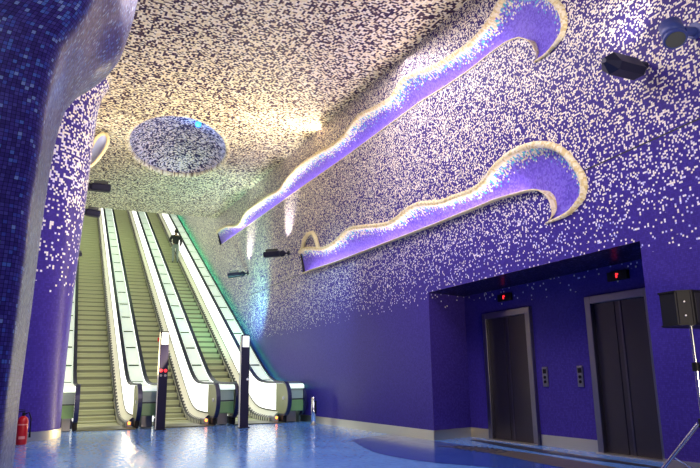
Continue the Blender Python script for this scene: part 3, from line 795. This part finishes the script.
# ------------------------------------------------------------------ loudspeaker on its tripod stand
SPX, SPY = 5.63, 4.36
t = empty('speaker_stand', (SPX, SPY, 0), 'steel tripod speaker stand near the right wall', 'stand')
cylo('lower_tube', (0, 0, .12), (0, 0, 1.15), .022, M_rail, t); cylo('upper_tube', (0, 0, 1.1), (0, 0, 1.52), .017, M_rail, t)
cylo('collar', (0, 0, 1.10), (0, 0, 1.18), .036, M_black, t); cylo('hub', (0, 0, .58), (0, 0, .66), .045, M_black, t); cylo('lower_hub', (0, 0, .10), (0, 0, .16), .038, M_black, t)
cylo('knob', (0, -.03, 1.14), (0, -.09, 1.14), .016, M_black, t)
for a in (2.38, 2.38+2*PI/3, 2.38+4*PI/3):
    c_, s_ = math.cos(a), math.sin(a)
    l = cylo('leg', (.045*c_, .045*s_, .61), (.54*c_, .54*s_, .03), .019, M_rail, t); cylo('rubber_foot', (.52*c_, .52*s_, .055), (.56*c_, .56*s_, .012), .022, M_black, l)
    cylo('brace', (.03*c_, .03*s_, .13), (.29*c_, .29*s_, .31), .009, M_rail, t)
t = empty('loudspeaker', (SPX+.05, SPY, 1.52), 'black loudspeaker on the tripod stand at the right edge', 'loudspeaker')
w_, h_ = .33, .33
poly = [(-.36, -.12), (-.26, -.21), (.34, -.21), (.34, .12), (-.20, .17), (-.34, .08)]
V = [(x, y, 0) for x, y in poly]+[(x, y, h_) for x, y in poly]; n = 6
bm = bmesh.new(); me = bpy.data.meshes.new('x'); me.from_pydata(V, [], [tuple(range(n)), tuple(range(2*n-1, n-1, -1))]+[(i, (i+1) % n, (i+1) % n+n, i+n) for i in range(n)]); bm.from_mesh(me)
bmesh.ops.bevel(bm, geom=bm.edges[:], offset=.012, segments=2, affect='EDGES'); from_bm(bm, 'cabinet', M_black, t)
boxo('grille', (.04, -.216, h_/2), (.54, .012, h_-.05), M_line, t, None, .004)
for z in (.09, .22): cylo('screw', (-.315, -.168, z), (-.325, -.178, z), .008, M_white, t)
tag(tubeo('speaker_cable', [(SPX+.28, SPY+.02, 1.512), (SPX+.26, SPY-.05, 1.38), (SPX+.15, SPY-.05, 1.25), (SPX+.06, SPY-.035, 1.10), (SPX+.05, SPY-.03, .8), (SPX+.07, SPY-.05, .4), (SPX+.15, SPY-.08, .02), (SPX+.5, SPY-.5, .012)], .008, M_black), 'thin black cable hanging from the loudspeaker down its stand', 'cable')

# ------------------------------------------------------------------ fire extinguisher
t = empty('fire_extinguisher', (-.44, 13.5, 0), 'red fire extinguisher on the floor in front of the round pillar', 'fire extinguisher')
bm = bmesh.new(); prof = [(0, 0), (.085, 0), (.092, .015), (.092, .40), (.08, .45), (.05, .485), (.025, .50), (0, .50)]
vs_ = [[bm.verts.new((max(r, 1e-4)*math.cos(2*PI*k/24), max(r, 1e-4)*math.sin(2*PI*k/24), z)) for k in range(24)] for r, z in prof]
for i in range(len(prof)-1):
    for k in range(24): bm.faces.new((vs_[i][k], vs_[i][(k+1) % 24], vs_[i+1][(k+1) % 24], vs_[i+1][k]))
bmesh.ops.remove_doubles(bm, verts=bm.verts, dist=.0005); from_bm(bm, 'cylinder', M_red, t, True)
cylo('valve', (0, 0, .49), (0, 0, .56), .026, M_black, t); boxo('handle', (-.05, 0, .575), (.15, .025, .018), M_black, t); boxo('lever', (-.05, 0, .61), (.15, .022, .012), M_black, t, Matrix.Rotation(.15, 4, 'Y'))
tubeo('hose', [(.02, -.02, .53), (.09, -.03, .56), (.13, -.04, .45), (.13, -.04, .22)], .012, M_black, t); cylo('nozzle', (.13, -.04, .24), (.13, -.04, .12), .014, M_black, t, .022)
def band_part(nm, z0, z1, a0, a1, m):
    V, F = [], []
    for i in range(9):
        a = a0+(a1-a0)*i/8; V += [(.0935*math.cos(a), .0935*math.sin(a), z0), (.0935*math.cos(a), .0935*math.sin(a), z1)]
        if i: F.append((2*i-2, 2*i, 2*i+1, 2*i-1))
    mb(V, F, nm, m, t)
band_part('label', .34, .36, -2.6, -.4, M_pink); band_part('label', .10, .15, -2.1, -.9, M_pink)
